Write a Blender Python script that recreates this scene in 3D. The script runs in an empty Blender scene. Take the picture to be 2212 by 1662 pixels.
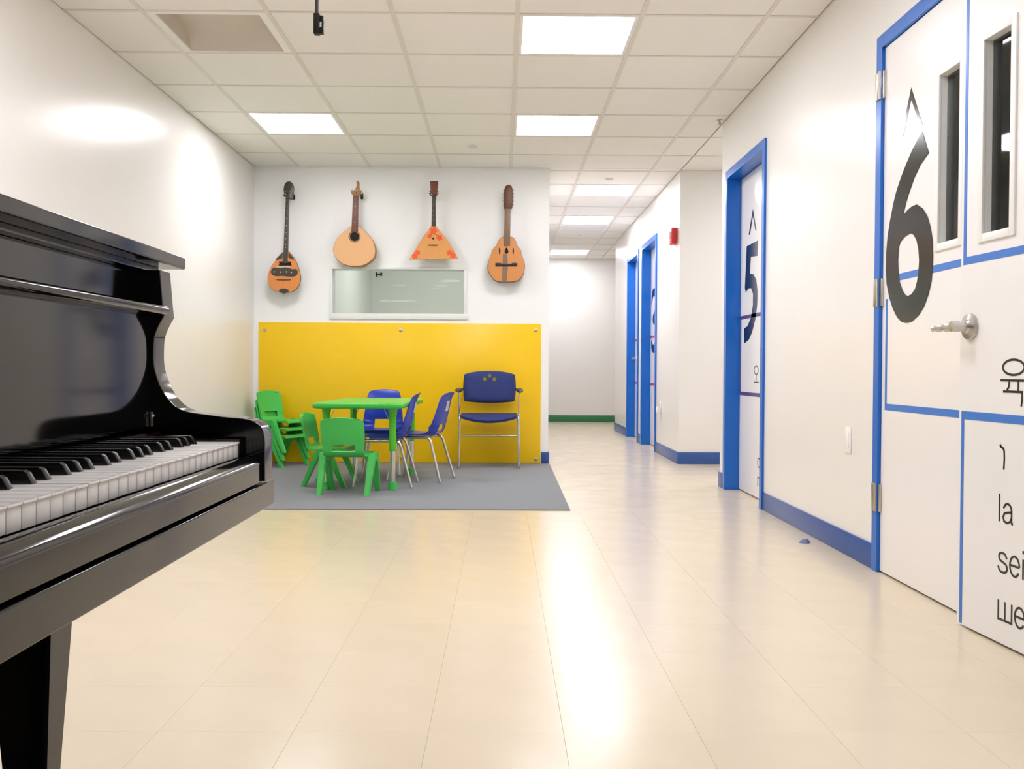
import bpy, bmesh, math, random
from mathutils import Vector, Matrix
random.seed(7)
S = bpy.context.scene
COL = S.collection
R = math.radians
H_CAM, CEIL = 0.821, 2.554

# ------------------------------------------------------------------ camera
def make_camera():
    f, yaw, pit, roll = 2056.3, 0.0103, -0.0161, 0.0050
    f0 = Vector((math.sin(yaw), math.cos(yaw), 0)); r0 = Vector((math.cos(yaw), -math.sin(yaw), 0)); z = Vector((0, 0, 1))
    D = math.cos(pit)*f0 + math.sin(pit)*z
    U = -math.sin(pit)*f0 + math.cos(pit)*z
    right = math.cos(roll)*r0 + math.sin(roll)*U
    up = math.cos(roll)*U - math.sin(roll)*r0
    cd = bpy.data.cameras.new('camera'); cd.sensor_fit = 'HORIZONTAL'; cd.sensor_width = 36
    cd.lens = f/2212*36; cd.clip_start = 0.02; cd.clip_end = 60
    c = bpy.data.objects.new('camera', cd); COL.objects.link(c)
    m = Matrix((right, up, -D)).transposed().to_4x4(); m.translation = (0, 0, H_CAM)
    c.matrix_world = m
    S.camera = c
make_camera()

# ------------------------------------------------------------------ world, exposure
w = bpy.data.worlds.new('world'); S.world = w; w.use_nodes = True
w.node_tree.nodes['Background'].inputs[0].default_value = (1, 1, 1, 1)
w.node_tree.nodes['Background'].inputs[1].default_value = 0.3
S.view_settings.view_transform = 'Standard'; S.view_settings.look = 'None'
S.view_settings.gamma = 1.0; S.view_settings.use_curve_mapping = False
S.view_settings.exposure = 0.06
LAMP = 20.0                       # radiance of the lit ceiling panels
LAMP_RGB = (1.0, 0.995, 1.055)

# ------------------------------------------------------------------ materials
def lin(c):
    c = c/255.0
    return c/12.92 if c <= 0.04045 else ((c+0.055)/1.055)**2.4
def rgb(*c): return (lin(c[0]), lin(c[1]), lin(c[2]), 1)
def mat(name, c, rough=0.5, metal=0.0, var=0.03, scale=8.0, bump=0.0, bscale=60.0, spec=0.5, coat=0.0, rvar=0.0, stretch=None, rand=0.0):
    m = bpy.data.materials.new(name); m.use_nodes = True
    nt = m.node_tree; b = nt.nodes['Principled BSDF']; L = nt.links.new
    b.inputs['Roughness'].default_value = rough; b.inputs['Metallic'].default_value = metal
    b.inputs['Specular IOR Level'].default_value = spec; b.inputs['Coat Weight'].default_value = coat
    tc = nt.nodes.new('ShaderNodeTexCoord'); vec = tc.outputs['Object']
    if stretch:
        mp = nt.nodes.new('ShaderNodeMapping'); mp.inputs['Scale'].default_value = stretch
        L(vec, mp.inputs['Vector']); vec = mp.outputs['Vector']
    n = nt.nodes.new('ShaderNodeTexNoise'); n.inputs['Scale'].default_value = scale; n.inputs['Detail'].default_value = 4
    L(vec, n.inputs['Vector'])
    base = rgb(*c)
    mx = nt.nodes.new('ShaderNodeMix'); mx.data_type = 'RGBA'
    mx.inputs['A'].default_value = tuple(v*(1-var) for v in base[:3])+(1,)
    mx.inputs['B'].default_value = tuple(min(1, v*(1+var)) for v in base[:3])+(1,)
    L(n.outputs['Fac'], mx.inputs['Factor'])
    out = mx.outputs['Result']
    if rand:
        oi = nt.nodes.new('ShaderNodeObjectInfo'); mr = nt.nodes.new('ShaderNodeMapRange')
        mr.inputs['To Min'].default_value = 1-rand; mr.inputs['To Max'].default_value = 1+rand
        L(oi.outputs['Random'], mr.inputs['Value'])
        hs = nt.nodes.new('ShaderNodeHueSaturation'); L(mr.outputs['Result'], hs.inputs['Value']); L(out, hs.inputs['Color']); out = hs.outputs['Color']
    L(out, b.inputs['Base Color'])
    if rvar:
        mr = nt.nodes.new('ShaderNodeMapRange'); mr.inputs['To Min'].default_value = max(0, rough-rvar); mr.inputs['To Max'].default_value = rough+rvar
        L(n.outputs['Fac'], mr.inputs['Value']); L(mr.outputs['Result'], b.inputs['Roughness'])
    if bump:
        n2 = nt.nodes.new('ShaderNodeTexNoise'); n2.inputs['Scale'].default_value = bscale; n2.inputs['Detail'].default_value = 3
        L(tc.outputs['Object'], n2.inputs['Vector'])
        bp = nt.nodes.new('ShaderNodeBump'); bp.inputs['Strength'].default_value = bump; bp.inputs['Distance'].default_value = 0.01
        L(n2.outputs['Fac'], bp.inputs['Height']); L(bp.outputs['Normal'], b.inputs['Normal'])
    return m
def emit(name, c, s):
    m = bpy.data.materials.new(name); m.use_nodes = True; nt = m.node_tree
    nt.nodes.remove(nt.nodes['Principled BSDF'])
    e = nt.nodes.new('ShaderNodeEmission'); e.inputs[0].default_value = (*c, 1); e.inputs[1].default_value = s
    nt.links.new(e.outputs[0], nt.nodes['Material Output'].inputs[0]); return m
def glass(name, tint, ior=1.5):
    m = bpy.data.materials.new(name); m.use_nodes = True; nt = m.node_tree; L = nt.links.new
    nt.nodes.remove(nt.nodes['Principled BSDF'])
    t = nt.nodes.new('ShaderNodeBsdfTransparent'); t.inputs[0].default_value = (*tint, 1)
    g = nt.nodes.new('ShaderNodeBsdfGlossy'); g.inputs['Roughness'].default_value = 0.03
    fr = nt.nodes.new('ShaderNodeFresnel'); fr.inputs['IOR'].default_value = ior
    mx = nt.nodes.new('ShaderNodeMixShader')
    L(fr.outputs[0], mx.inputs[0]); L(t.outputs[0], mx.inputs[1]); L(g.outputs[0], mx.inputs[2])
    L(mx.outputs[0], nt.nodes['Material Output'].inputs[0]); return m

M = dict(
    wall=mat('wall_paint', (240, 237, 233), 0.27, var=0.008, scale=3, bump=0.03, bscale=25, spec=0.45),
    wall_back=mat('wall_paint_back_lightened', (252, 252, 252), 0.30, var=0.006, scale=3, bump=0.03, bscale=25, spec=0.45),  # whiter than the side walls: missing light at the back put into the colour
    wall_dim=mat('wall_paint_room', (228, 231, 226), 0.5, var=0.01),
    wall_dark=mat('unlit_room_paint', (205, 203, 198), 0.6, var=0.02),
    floor=mat('vinyl_floor', (221, 206, 180), 0.21, var=0.035, scale=5, bump=0.02, bscale=14, spec=0.42, rvar=0.06),
    floor_tile=mat('vinyl_tile', (221, 206, 180), 0.21, var=0.035, scale=5, bump=0.02, bscale=14, spec=0.42, rvar=0.06, rand=0.012),
    seam=mat('tile_adhesive', (212, 196, 172), 0.7),
    ctile=mat('ceiling_tile', (246, 243, 238), 0.85, var=0.02, scale=30, bump=0.12, bscale=160, rand=0.012),
    tee=mat('tee_metal', (228, 223, 214), 0.45, var=0.01),
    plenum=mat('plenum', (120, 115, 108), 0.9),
    lamp=emit('lit_panel', LAMP_RGB, LAMP),
    lamp_off=mat('troffer_white', (214, 204, 192), 0.5, var=0.01),
    white_metal=mat('white_enamel', (240, 240, 238), 0.35, var=0.005),
    blue_frame=mat('blue_frame_paint', (13, 103, 200), 0.30, var=0.03, scale=4),
    blue_base=mat('blue_vinyl_base', (52, 88, 158), 0.32, var=0.05, scale=6),
    green_base=mat('green_vinyl_base', (48, 122, 76), 0.4, var=0.04),
    door=mat('door_laminate', (243, 240, 238), 0.22, var=0.006, scale=3, spec=0.5),
    tape_blue=mat('blue_tape', (62, 122, 208), 0.35, var=0.02),
    tape_purple=mat('purple_tape', (84, 62, 128), 0.35, var=0.02),
    tape_red=mat('red_tape', (186, 72, 84), 0.35, var=0.02),
    vinyl=mat('black_vinyl_lettering', (30, 28, 26), 0.16, var=0.03),
    navy_vinyl=mat('navy_vinyl_numeral', (16, 22, 42), 0.2, var=0.03),
    steel=mat('satin_steel', (200, 196, 190), 0.28, metal=1.0, var=0.02),
    chrome=mat('chrome', (225, 222, 216), 0.20, metal=1.0, var=0.01),
    glass=glass('clear_glass', (0.95, 0.975, 0.96), 1.22),
    dglass=glass('door_glass', (0.80, 0.82, 0.80)),
    yellow=mat('yellow_sheet', (255, 207, 12), 0.28, var=0.02, scale=2),
    rug=mat('grey_carpet', (146, 148, 151), 0.95, var=0.10, scale=120, bump=0.5, bscale=300, spec=0.1),
    black=mat('black_lacquer', (9, 8, 8), 0.085, var=0.1, spec=0.5, coat=0.0),
    ebony=mat('black_key', (12, 11, 11), 0.25, var=0.1),
    ivory=mat('white_key', (238, 234, 230), 0.22, var=0.006),
    redfelt=mat('red_felt', (140, 25, 50), 0.95, var=0.1, scale=100),
    green=mat('green_plastic', (72, 198, 88), 0.38, var=0.03, scale=3),
    green_top=mat('green_table_top', (66, 190, 66), 0.35, var=0.03, scale=3),
    lime=mat('lime_leg', (86, 196, 40), 0.35, var=0.03, scale=3),
    blue=mat('blue_plastic', (30, 58, 176), 0.32, var=0.04, scale=5),
    navy=mat('navy_upholstery', (38, 54, 116), 0.75, var=0.06, scale=80, bump=0.15, bscale=250),
    darkplastic=mat('dark_plastic', (40, 42, 58), 0.4),
    blackmetal=mat('black_metal', (24, 21, 20), 0.45),
    brownmetal=mat('brown_metal', (58, 34, 26), 0.45),
    gold=mat('gold_print', (134, 118, 66), 0.6),
    spruce1=mat('spruce_orange', (222, 140, 72), 0.30, var=0.10, scale=3, stretch=(40, 4, 2)),
    spruce2=mat('spruce_pale', (232, 178, 126), 0.32, var=0.05, scale=3, stretch=(40, 4, 2)),
    spruce3=mat('spruce_honey', (226, 160, 92), 0.32, var=0.07, scale=3, stretch=(40, 4, 2)),
    spruce4=mat('spruce_amber', (212, 140, 74), 0.30, var=0.08, scale=3, stretch=(40, 4, 2)),
    walnut=mat('walnut', (110, 66, 42), 0.4, var=0.15, scale=4, stretch=(30, 4, 2)),
    rosewood=mat('rosewood', (116, 70, 58), 0.4, var=0.12, scale=4, stretch=(30, 4, 2)),
    darkwood=mat('dark_fingerboard', (72, 66, 62), 0.4, var=0.12, scale=4, stretch=(30, 4, 2)),
    mahogany=mat('mahogany_head', (120, 68, 48), 0.4, var=0.1),
    brownwood=mat('brown_neck', (134, 104, 80), 0.4, var=0.1, stretch=(30, 4, 2)),
    tanwood=mat('tan_wood', (168, 122, 66), 0.45, var=0.1),
    tort=mat('tortoiseshell', (66, 58, 48), 0.3, var=0.3, scale=60),
    orange=mat('orange_paint', (240, 92, 50), 0.5, var=0.08, scale=50),
    dark=mat('dark_hollow', (16, 10, 8), 0.8),
    red=mat('red_plastic', (206, 44, 44), 0.4),
    plate=mat('white_plate', (244, 243, 240), 0.35, var=0.005),
    sticker=mat('sticker', (206, 206, 214), 0.5),
    bead=mat('pale_bead', (206, 196, 170), 0.5),
)

# ------------------------------------------------------------------ mesh helpers
def finish(name, me, m, parent=None, smooth=True, ang=25):
    if smooth:
        me.polygons.foreach_set('use_smooth', [True]*len(me.polygons)); me.set_sharp_from_angle(angle=R(ang))
    me.materials.append(m)
    o = bpy.data.objects.new(name, me); COL.objects.link(o)
    if smooth and m.name in ('black_lacquer', 'blue_frame_paint', 'door_laminate'):
        w_ = o.modifiers.new('weighted', 'WEIGHTED_NORMAL'); w_.keep_sharp = True; w_.weight = 100
    if parent is not None: o.parent = parent
    return o
def obj(name, bm, m, parent=None, org=None, smooth=True, ang=25):
    if org is not None: bmesh.ops.translate(bm, verts=bm.verts, vec=-Vector(org))
    bmesh.ops.recalc_face_normals(bm, faces=bm.faces)
    me = bpy.data.meshes.new(name); bm.to_mesh(me); bm.free()
    return finish(name, me, m, parent, smooth, ang)
def box(x0, x1, y0, y1, z0, z1, bev=0.0, seg=2, bm=None):
    b = bmesh.new()
    bmesh.ops.create_cube(b, size=1)
    for v in b.verts: v.co = ((x0+x1)/2+v.co.x*(x1-x0), (y0+y1)/2+v.co.y*(y1-y0), (z0+z1)/2+v.co.z*(z1-z0))
    if bev: bmesh.ops.bevel(b, geom=list(b.edges), offset=bev, segments=seg, affect='EDGES', profile=0.5)
    return join(bm, b)
def join(bm, b):
    if bm is None: return b
    me = bpy.data.meshes.new('tmp'); b.to_mesh(me); b.free(); bm.from_mesh(me); bpy.data.meshes.remove(me); return bm
def tube(pts, r, n=16, bm=None, r1=None, caps=True):
    b = bm or bmesh.new(); pts = [Vector(p) for p in pts]; rings = []; up = None
    for i, p in enumerate(pts):
        t = (pts[min(i+1, len(pts)-1)]-pts[max(i-1, 0)]).normalized()
        if up is None:
            up = Vector((0, 0, 1)) if abs(t.z) < 0.9 else Vector((1, 0, 0))
        a = t.cross(up).normalized(); up = a.cross(t).normalized()
        rr = r if r1 is None else r+(r1-r)*i/(len(pts)-1)
        rings.append([b.verts.new(p+(a*math.cos(2*math.pi*k/n)+up*math.sin(2*math.pi*k/n))*rr) for k in range(n)])
    for A, B in zip(rings, rings[1:]):
        for k in range(n): b.faces.new((A[k], A[(k+1) % n], B[(k+1) % n], B[k]))
    if caps: b.faces.new(rings[0][::-1]); b.faces.new(rings[-1])
    return b
def arc_path(pts, rad, n=5):
    pts = [Vector(p) for p in pts]; out = [pts[0]]
    for a, p, c in zip(pts, pts[1:], pts[2:]):
        d1 = (a-p); d2 = (c-p); rr = min(rad, d1.length*0.49, d2.length*0.49)
        q1 = p+d1.normalized()*rr; q2 = p+d2.normalized()*rr
        for k in range(n+1):
            t = k/n; out.append(q1*(1-t)**2+p*2*t*(1-t)+q2*t*t)
    out.append(pts[-1]); return out
def prism(pts, mp, t0, t1, bm=None, bev=0.0):
    """closed outline pts (a,b), extruded t0..t1; mp(a,b,t) gives a point"""
    b = bmesh.new()
    A = [b.verts.new(mp(p[0], p[1], t0)) for p in pts]; B = [b.verts.new(mp(p[0], p[1], t1)) for p in pts]
    n = len(pts)
    f0 = b.faces.new(A); f1 = b.faces.new(B[::-1])
    for k in range(n): b.faces.new((A[k], B[k], B[(k+1) % n], A[(k+1) % n]))
    bmesh.ops.recalc_face_normals(b, faces=b.faces)
    if bev:
        es = [e for e in b.edges if (f0 in e.link_faces or f1 in e.link_faces)]
        bmesh.ops.bevel(b, geom=es, offset=bev, segments=2, affect='EDGES', profile=0.5)
    return join(bm, b)
def lathe(prof, mp, n=20, bm=None):
    b = bm or bmesh.new(); rings = []
    for r, h in prof: rings.append([b.verts.new(mp(r*math.cos(2*math.pi*k/n), r*math.sin(2*math.pi*k/n), h)) for k in range(n)])
    for A, B in zip(rings, rings[1:]):
        for k in range(n): b.faces.new((A[k], A[(k+1) % n], B[(k+1) % n], B[k]))
    b.faces.new(rings[0][::-1]); b.faces.new(rings[-1]); return b
def spline(pts, sub=4, closed=True):
    n = len(pts); out = []
    rng = range(n) if closed else range(n-1)
    for i in rng:
        if closed: p = [pts[(i+j-1) % n] for j in range(4)]
        else: p = [pts[max(0, min(n-1, i+j-1))] for j in range(4)]
        for k in range(sub):
            t = k/sub
            out.append(tuple(0.5*((2*b)+(-a+c)*t+(2*a-5*b+4*c-d)*t*t+(-a+3*b-3*c+d)*t**3) for a, b, c, d in zip(*p)))
    if not closed: out.append(tuple(pts[-1]))
    return out
def fill2d(loops, depth, mp, bm=None):
    """outline with holes -> solid slab via a filled 2D curve; mp(a,b,t), t in -depth..depth"""
    cu = bpy.data.curves.new('tmp', 'CURVE'); cu.dimensions = '2D'; cu.fill_mode = 'BOTH'; cu.extrude = depth
    for lp in loops:
        sp = cu.splines.new('POLY'); sp.points.add(len(lp)-1); sp.use_cyclic_u = True
        for q, p in zip(sp.points, lp): q.co = (p[0], p[1], 0, 1)
    return _eval(cu, mp, bm)
def _eval(cu, mp, bm=None):
    o = bpy.data.objects.new('tmp', cu); COL.objects.link(o)
    dg = bpy.context.evaluated_depsgraph_get(); me = bpy.data.meshes.new_from_object(o.evaluated_get(dg))
    b = bm or bmesh.new(); b2 = bmesh.new(); b2.from_mesh(me)
    for v in b2.verts: v.co = mp(*v.co)
    bmesh.ops.remove_doubles(b2, verts=b2.verts, dist=1e-6)
    bpy.data.objects.remove(o); bpy.data.curves.remove(cu); bpy.data.meshes.remove(me)
    return join(b if bm else None, b2) if bm else (b.free(), b2)[1]
def shell(rows, thick, mask=None):
    """rows: grid of points -> closed thick sheet; mask(i,j) False leaves a hole"""
    b = bmesh.new(); nr, nc = len(rows), len(rows[0]); P = [[Vector(p) for p in r] for r in rows]
    N = [[None]*nc for _ in range(nr)]
    for i in range(nr):
        for j in range(nc):
            du = P[min(i+1, nr-1)][j]-P[max(i-1, 0)][j]; dv = P[i][min(j+1, nc-1)]-P[i][max(j-1, 0)]
            N[i][j] = du.cross(dv).normalized()
    T = [[b.verts.new(P[i][j]) for j in range(nc)] for i in range(nr)]
    B = [[b.verts.new(P[i][j]-N[i][j]*thick) for j in range(nc)] for i in range(nr)]
    ok = lambda i, j: 0 <= i < nr-1 and 0 <= j < nc-1 and (mask is None or mask(i, j))
    for i in range(nr-1):
        for j in range(nc-1):
            if not ok(i, j): continue
            b.faces.new((T[i][j], T[i+1][j], T[i+1][j+1], T[i][j+1])); b.faces.new((B[i][j], B[i][j+1], B[i+1][j+1], B[i+1][j]))
            for (di, dj, e) in ((-1, 0, ((i, j), (i, j+1))), (1, 0, ((i+1, j), (i+1, j+1))), (0, -1, ((i, j), (i+1, j))), (0, 1, ((i, j+1), (i+1, j+1)))):
                if not ok(i+di, j+dj):
                    (a, c), (d, f) = e; b.faces.new((T[a][c], T[d][f], B[d][f], B[a][c]))
    for v in [v for v in b.verts if not v.link_faces]: b.verts.remove(v)
    return b
def tag(o, label=None, cat=None, group=None, kind=None):
    if label: o['label'] = label
    if cat: o['category'] = cat
    if group: o['group'] = group
    if kind: o['kind'] = kind
    return o
def empty(name, loc, rz=0.0):
    o = bpy.data.objects.new(name, None); COL.objects.link(o); o.location = loc; o.rotation_euler = (0, 0, rz); o.empty_display_size = 0.05
    return o
def copy_tree(o, parent=None):
    c = o.copy(); COL.objects.link(c); c.parent = parent
    for ch in list(o.children): copy_tree(ch, c)
    return c
def struct(name, bm, m, label, parent=None, smooth=False):
    return tag(obj(name, bm, m, parent, smooth=smooth), label, kind='structure')
# outlines in millimetres (instruments: width,height from the lowest point; numerals: y,z on the door)
OUT = {
'bz_body':[(14,365),(-37,314),(-78,265),(-112,211),(-129,149),(-129,101),(-112,60),(-78,30),(-37,13),(8,6),(52,13),(93,27),(127,62),(146,110),(146,157),(130,219),(110,273),(86,314),(41,365)],
'bz_neck':[(22,802),(51,802),(41,355),(38,259),(-4,259),(4,355)],
'bz_head':[(48,949),(25,940),(10,914),(5,873),(10,843),(-3,837),(14,815),(24,798),(55,799),(77,795),(77,826),(85,843),(92,891),(82,928),(65,945)],
'bz_hole':[(-37,273),(69,273),(67,260),(72,239),(-40,237),(-32,255)],
'bz_guardL':[(-2,355),(-63,293),(-57,281),(-6,303)],
'bz_guardR':[(45,355),(91,297),(87,286),(44,307)],
'bz_plate':[(-85,218),(-102,194),(-97,166),(-64,149),(-16,151),(31,147),(86,147),(117,161),(124,188),(110,211),(79,208),(45,220),(11,224),(-23,215),(-54,221)],
'bz_tail':[(-37,23),(-20,40),(6,45),(32,41),(49,24),(21,10),(6,-1),(-9,10)],
'bz_bridge':[(-61,125),(72,124),(59,116),(8,114),(-47,117)],
'pg_body':[(-33,341),(-74,311),(-121,273),(-162,225),(-183,177),(-186,136),(-176,95),(-148,54),(-107,24),(-59,8),(-5,4),(57,9),(112,35),(153,73),(167,118),(166,159),(149,213),(114,264),(77,303),(42,327),(25,341)],
'pg_neck':[(-20,605),(25,605),(22,295),(-33,294)],
'pg_head':[(-37,649),(-23,638),(-6,646),(11,677),(9,711),(21,726),(33,711),(33,670),(42,638),(52,646),(47,622),(35,598),(-20,598),(-35,618)],
'pg_hole':[(-7,253),(32,254),(44,254)],
'bl_body':[(-14,284),(-71,207),(-121,129),(-168,51),(-203,-5),(214,3),(195,42),(163,100),(116,170),(53,247),(24,284)],
'bl_neck':[(-8,554),(19,554),(22,278),(-14,278)],
'bl_head':[(-27,657),(42,660),(37,585),(35,562),(19,538),(-10,546),(-27,561),(-23,584)],
'bl_hole':[(1,174),(9,174)],
'bl_bridge':[(-47,122),(42,122),(31,113),(-36,113)],
'bl_flowers':[(3,239),(-28,196),(54,181),(-131,55),(-154,24),(140,53),(167,30)],
'bn_body':[(-24,379),(-52,367),(-71,336),(-87,301),(-118,266),(-125,234),(-141,195),(-156,141),(-152,94),(-128,48),(-97,13),(-58,-1),(-3,-2),(59,0),(106,14),(137,49),(156,96),(159,151),(144,197),(131,236),(124,267),(97,302),(85,337),(65,368),(38,380)],
'bn_neck':[(-14,620),(37,621),(33,306),(-20,301)],
'bn_head':[(16,819),(-7,807),(-19,772),(-24,702),(-22,624),(-10,615),(41,615),(52,632),(58,702),(53,780),(40,811)],
'bn_hole':[(3,290),(19,259),(15,242),(4,235),(-10,241),(-12,259)],
'bn_slitL':[(-58,288),(-47,262),(-57,229),(-61,258)],
'bn_slitR':[(62,289),(66,259),(61,229),(55,261)],
'bn_bridge':[(-90,157),(-47,157),(-35,151),(43,151),(55,158),(94,158),(94,131),(-90,130)],
'bn_strip':[(-28,235),(11,231),(16,111),(5,-2),(-34,-3),(-31,118)],
'six':[(3504,1704),(3538,1684),(3589,1653),(3638,1614),(3686,1571),(3728,1524),(3754,1483),(3786,1417),(3806,1366),(3819,1301),(3821,1234),(3813,1174),(3784,1114),(3749,1068),(3706,1031),(3664,1011),(3624,1005),(3575,1008),(3516,1028),(3470,1059),(3436,1100),(3414,1143),(3404,1194),(3402,1241),(3407,1290),(3425,1340),(3452,1385),(3490,1419),(3543,1443),(3587,1442),(3625,1434),(3661,1421),(3645,1454),(3621,1488),(3594,1517),(3566,1547),(3515,1585),(3447,1613)],
'sixc':[(3592,1343),(3642,1338),(3684,1323),(3700,1303),(3706,1252),(3700,1208),(3688,1168),(3661,1134),(3636,1114),(3610,1107),(3578,1111),(3548,1128),(3531,1154),(3520,1189),(3515,1230),(3522,1272),(3539,1308),(3564,1332)],
'caret6':[(3604,1894),(3646,1817),(3689,1732),(3671,1727),(3603,1850),(3524,1733),(3502,1729)],
'five':[(6358,1650),(6080,1652),(6088,1554),(6249,1567),(6270,1458),(6182,1446),(6111,1404),(6077,1321),(6086,1236),(6123,1153),(6202,1070),(6285,1023),(6401,1001),(6409,1103),(6318,1116),(6235,1164),(6187,1243),(6186,1319),(6233,1359),(6297,1364),(6374,1345),(6397,1375)],
'caret5':[(6207,1874),(6308,1720),(6278,1716),(6206,1828),(6145,1728),(6122,1724)],
}
# ================================================================== THE SETTING
XL, XR, YB = -2.143, 1.543, 8.234
Y0 = -3.5                            # wall behind the camera
HL, HR, HE = 0.400, 1.540, 14.92     # hall: left wall, right wall, end wall
PN, PF = 6.712, 8.282                # side passage: near corner, far wall
HEND = 13.0                          # end of the hall's right wall
WT = CEIL+0.02

# ---- floor
FX0, FY0, FT = 0.142, 2.14, 0.3048
ty0, ty1 = FY0-2*FT, FY0+11*FT
b = box(-2.4, 4.5, -3.8, ty0, -0.10, 0.0)
box(-2.4, 4.5, ty1, 15.3, -0.10, 0.0, bm=b)
box(XR, 4.5, ty0, ty1, -0.10, 0.0, bm=b)
floor = struct('floor', b, M['floor'], 'glossy beige vinyl floor running down the hallway')
obj('floor_bed', box(-2.4, XR, ty0, ty1, -0.10, -0.003), M['seam'], floor, smooth=False)
tile_me = None
for i in range(-8, 6):
    for j in range(-2, 11):
        x0, x1 = FX0+i*FT, FX0+(i+1)*FT; y0 = FY0+j*FT
        x0c, x1c = max(x0, XL), min(x1, XR)
        if x1c-x0c < 0.02: continue
        full = abs(x1c-x0c-FT) < 1e-4; g = 0.0002
        if full and tile_me:
            o = bpy.data.objects.new('floor_tile', tile_me); COL.objects.link(o); o.parent = floor
        else:
            o = obj('floor_tile', box(g, x1c-x0c-g, g, FT-g, -0.003, 0.0, 0.0003, 1), M['floor_tile'], floor, smooth=False)
            if full: tile_me = o.data
        o.location = (x0c, y0, 0)

# ---- ceiling: backing slab, tiles, tee bars
ceil = struct('ceiling', box(-2.4, 4.5, -3.8, 15.3, CEIL+0.16, CEIL+0.22), M['plenum'], 'suspended ceiling of pale square tiles in a metal grid')
T = 0.6096; CX, CY = 0.067, 4.675
REG = [(XL, XR, Y0, YB), (XR, 4.2, PN, PF), (HL, HR, YB, HE), (HR, 3.2, HEND, HE)]
LIT = {(0, 0), (0, 3), (-3, 3), (1, 7), (1, 10), (1, 15), (0, -3), (0, -6), (-3, -3), (4, 4)}
OFF = {(-3, 0)}; VENT = {(1, 11)}
def merge_reg():
    cells = {}
    for (x0, x1, y0, y1) in REG:
        for i in range(-5, 8):
            for j in range(-15, 18):
                a, c = max(x0, CX+i*T), min(x1, CX+(i+1)*T); d, e = max(y0, CY+j*T), min(y1, CY+(j+1)*T)
                if c-a > 0.03 and e-d > 0.03: cells.setdefault((i, j), []).append((a, c, d, e))
    return cells
CELLS = merge_reg(); full_me = None; g = 0.005
for (i, j), rects in CELLS.items():
    if (i, j) in LIT or (i, j) in OFF or (i, j) in VENT: continue
    for (a, c, d, e) in rects:
        full = abs(c-a-T) < 1e-3 and abs(e-d-T) < 1e-3
        if full and full_me:
            o = bpy.data.objects.new('ceiling_tile', full_me); COL.objects.link(o); o.parent = ceil
        else:
            o = obj('ceiling_tile', box(g, c-a-g, g, e-d-g, 0.0, 0.015, 0.0015, 1), M['ctile'], ceil, smooth=False)
            if full: full_me = o.data
        o.location = (a, d, CEIL+0.003)
for (x0, x1, y0, y1) in REG:
    for i in range(-5, 8):
        x = CX+i*T
        if x0-0.001 <= x <= x1+0.001: obj('tee_bar', box(x-0.0115, x+0.0115, y0, y1, CEIL-0.001, CEIL+0.030), M['tee'], ceil, smooth=False)
    for j in range(-15, 18):
        y = CY+j*T
        if y0-0.001 <= y <= y1+0.001: obj('tee_bar', box(x0, x1, y-0.0105, y+0.0105, CEIL-0.0004, CEIL+0.028), M['tee'], ceil, smooth=False)

# ---- walls
def wall(name, rects, label, m='wall'):
    b = None
    for r in rects: b = box(*r, bm=b)
    return struct(name, b, M[m], label)
wall('wall_left', [(XL-0.15, XL, Y0, YB+0.12, 0, WT)], 'long white left wall with a soft lamp highlight')
WX0, WX1, WZ0, WZ1 = -1.470, -0.330, 1.292, 1.680
wall('wall_back', [(XL, WX0, YB, YB+0.12, 0, WT), (WX1, HL, YB, YB+0.12, 0, WT), (WX0, WX1, YB, YB+0.12, 0, WZ0), (WX0, WX1, YB, YB+0.12, WZ1, WT)],
     'white back wall behind the hanging instruments', 'wall_back')
D5 = (5.580, 6.570); D6 = (2.215, 3.912); DTOP = 2.185; FW = 0.055; FH = 0.025
wall('wall_right', [(XR, XR+0.15, Y0, D6[0]+FH, 0, WT), (XR, XR+0.15, D6[0]+FH, D6[1]-FH, DTOP-FH, WT), (XR, XR+0.15, D6[1]-FH, D5[0]+FH, 0, WT),
                    (XR, XR+0.15, D5[0]+FH, D5[1]-FH, DTOP-FH, WT), (XR, XR+0.15, D5[1]-FH, PN, 0, WT)], 'white right wall with the numbered doors')
wall('wall_near', [(XL-0.15, XR+0.15, Y0-0.15, Y0, 0, WT)], 'white wall behind the viewer')
wall('wall_passage_far', [(HR, 4.2, PF, PF+0.12, 0, WT)], 'white wall of the side passage facing the room')
wall('wall_passage_near', [(XR+0.15, 4.2, PN-0.15, PN, 0, WT)], 'near wall of the side passage')
wall('wall_passage_end', [(4.2, 4.35, PN-0.15, PF+0.12, 0, WT)], 'end wall of the side passage')
D4 = (9.490, 10.500); D3 = (10.740, 11.710)
q0 = PF+0.12
wall('wall_hall_right', [(HR, HR+0.15, q0, D4[0]+FH, 0, WT), (HR, HR+0.15, D4[0]+FH, D4[1]-FH, DTOP-FH, WT), (HR, HR+0.15, D4[1]-FH, D3[0]+FH, 0, WT),
                         (HR, HR+0.15, D3[0]+FH, D3[1]-FH, DTOP-FH, WT), (HR, HR+0.15, D3[1]-FH, HEND, 0, WT)], 'white right wall of the hallway with two blue door frames')
wall('wall_hall_left', [(HL-0.12, HL, YB+0.12, HE, 0, WT)], 'left wall of the hallway')
wall('wall_hall_end', [(HL-0.12, 3.35, HE, HE+0.12, 0, WT)], 'white wall closing the far end of the hallway')
wall('wall_hall_turn', [(HR+0.15, 3.2, HEND-0.15, HEND, 0, WT), (3.2, 3.35, HEND-0.15, HE, 0, WT)], 'walls of the turn at the end of the hallway')
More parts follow.
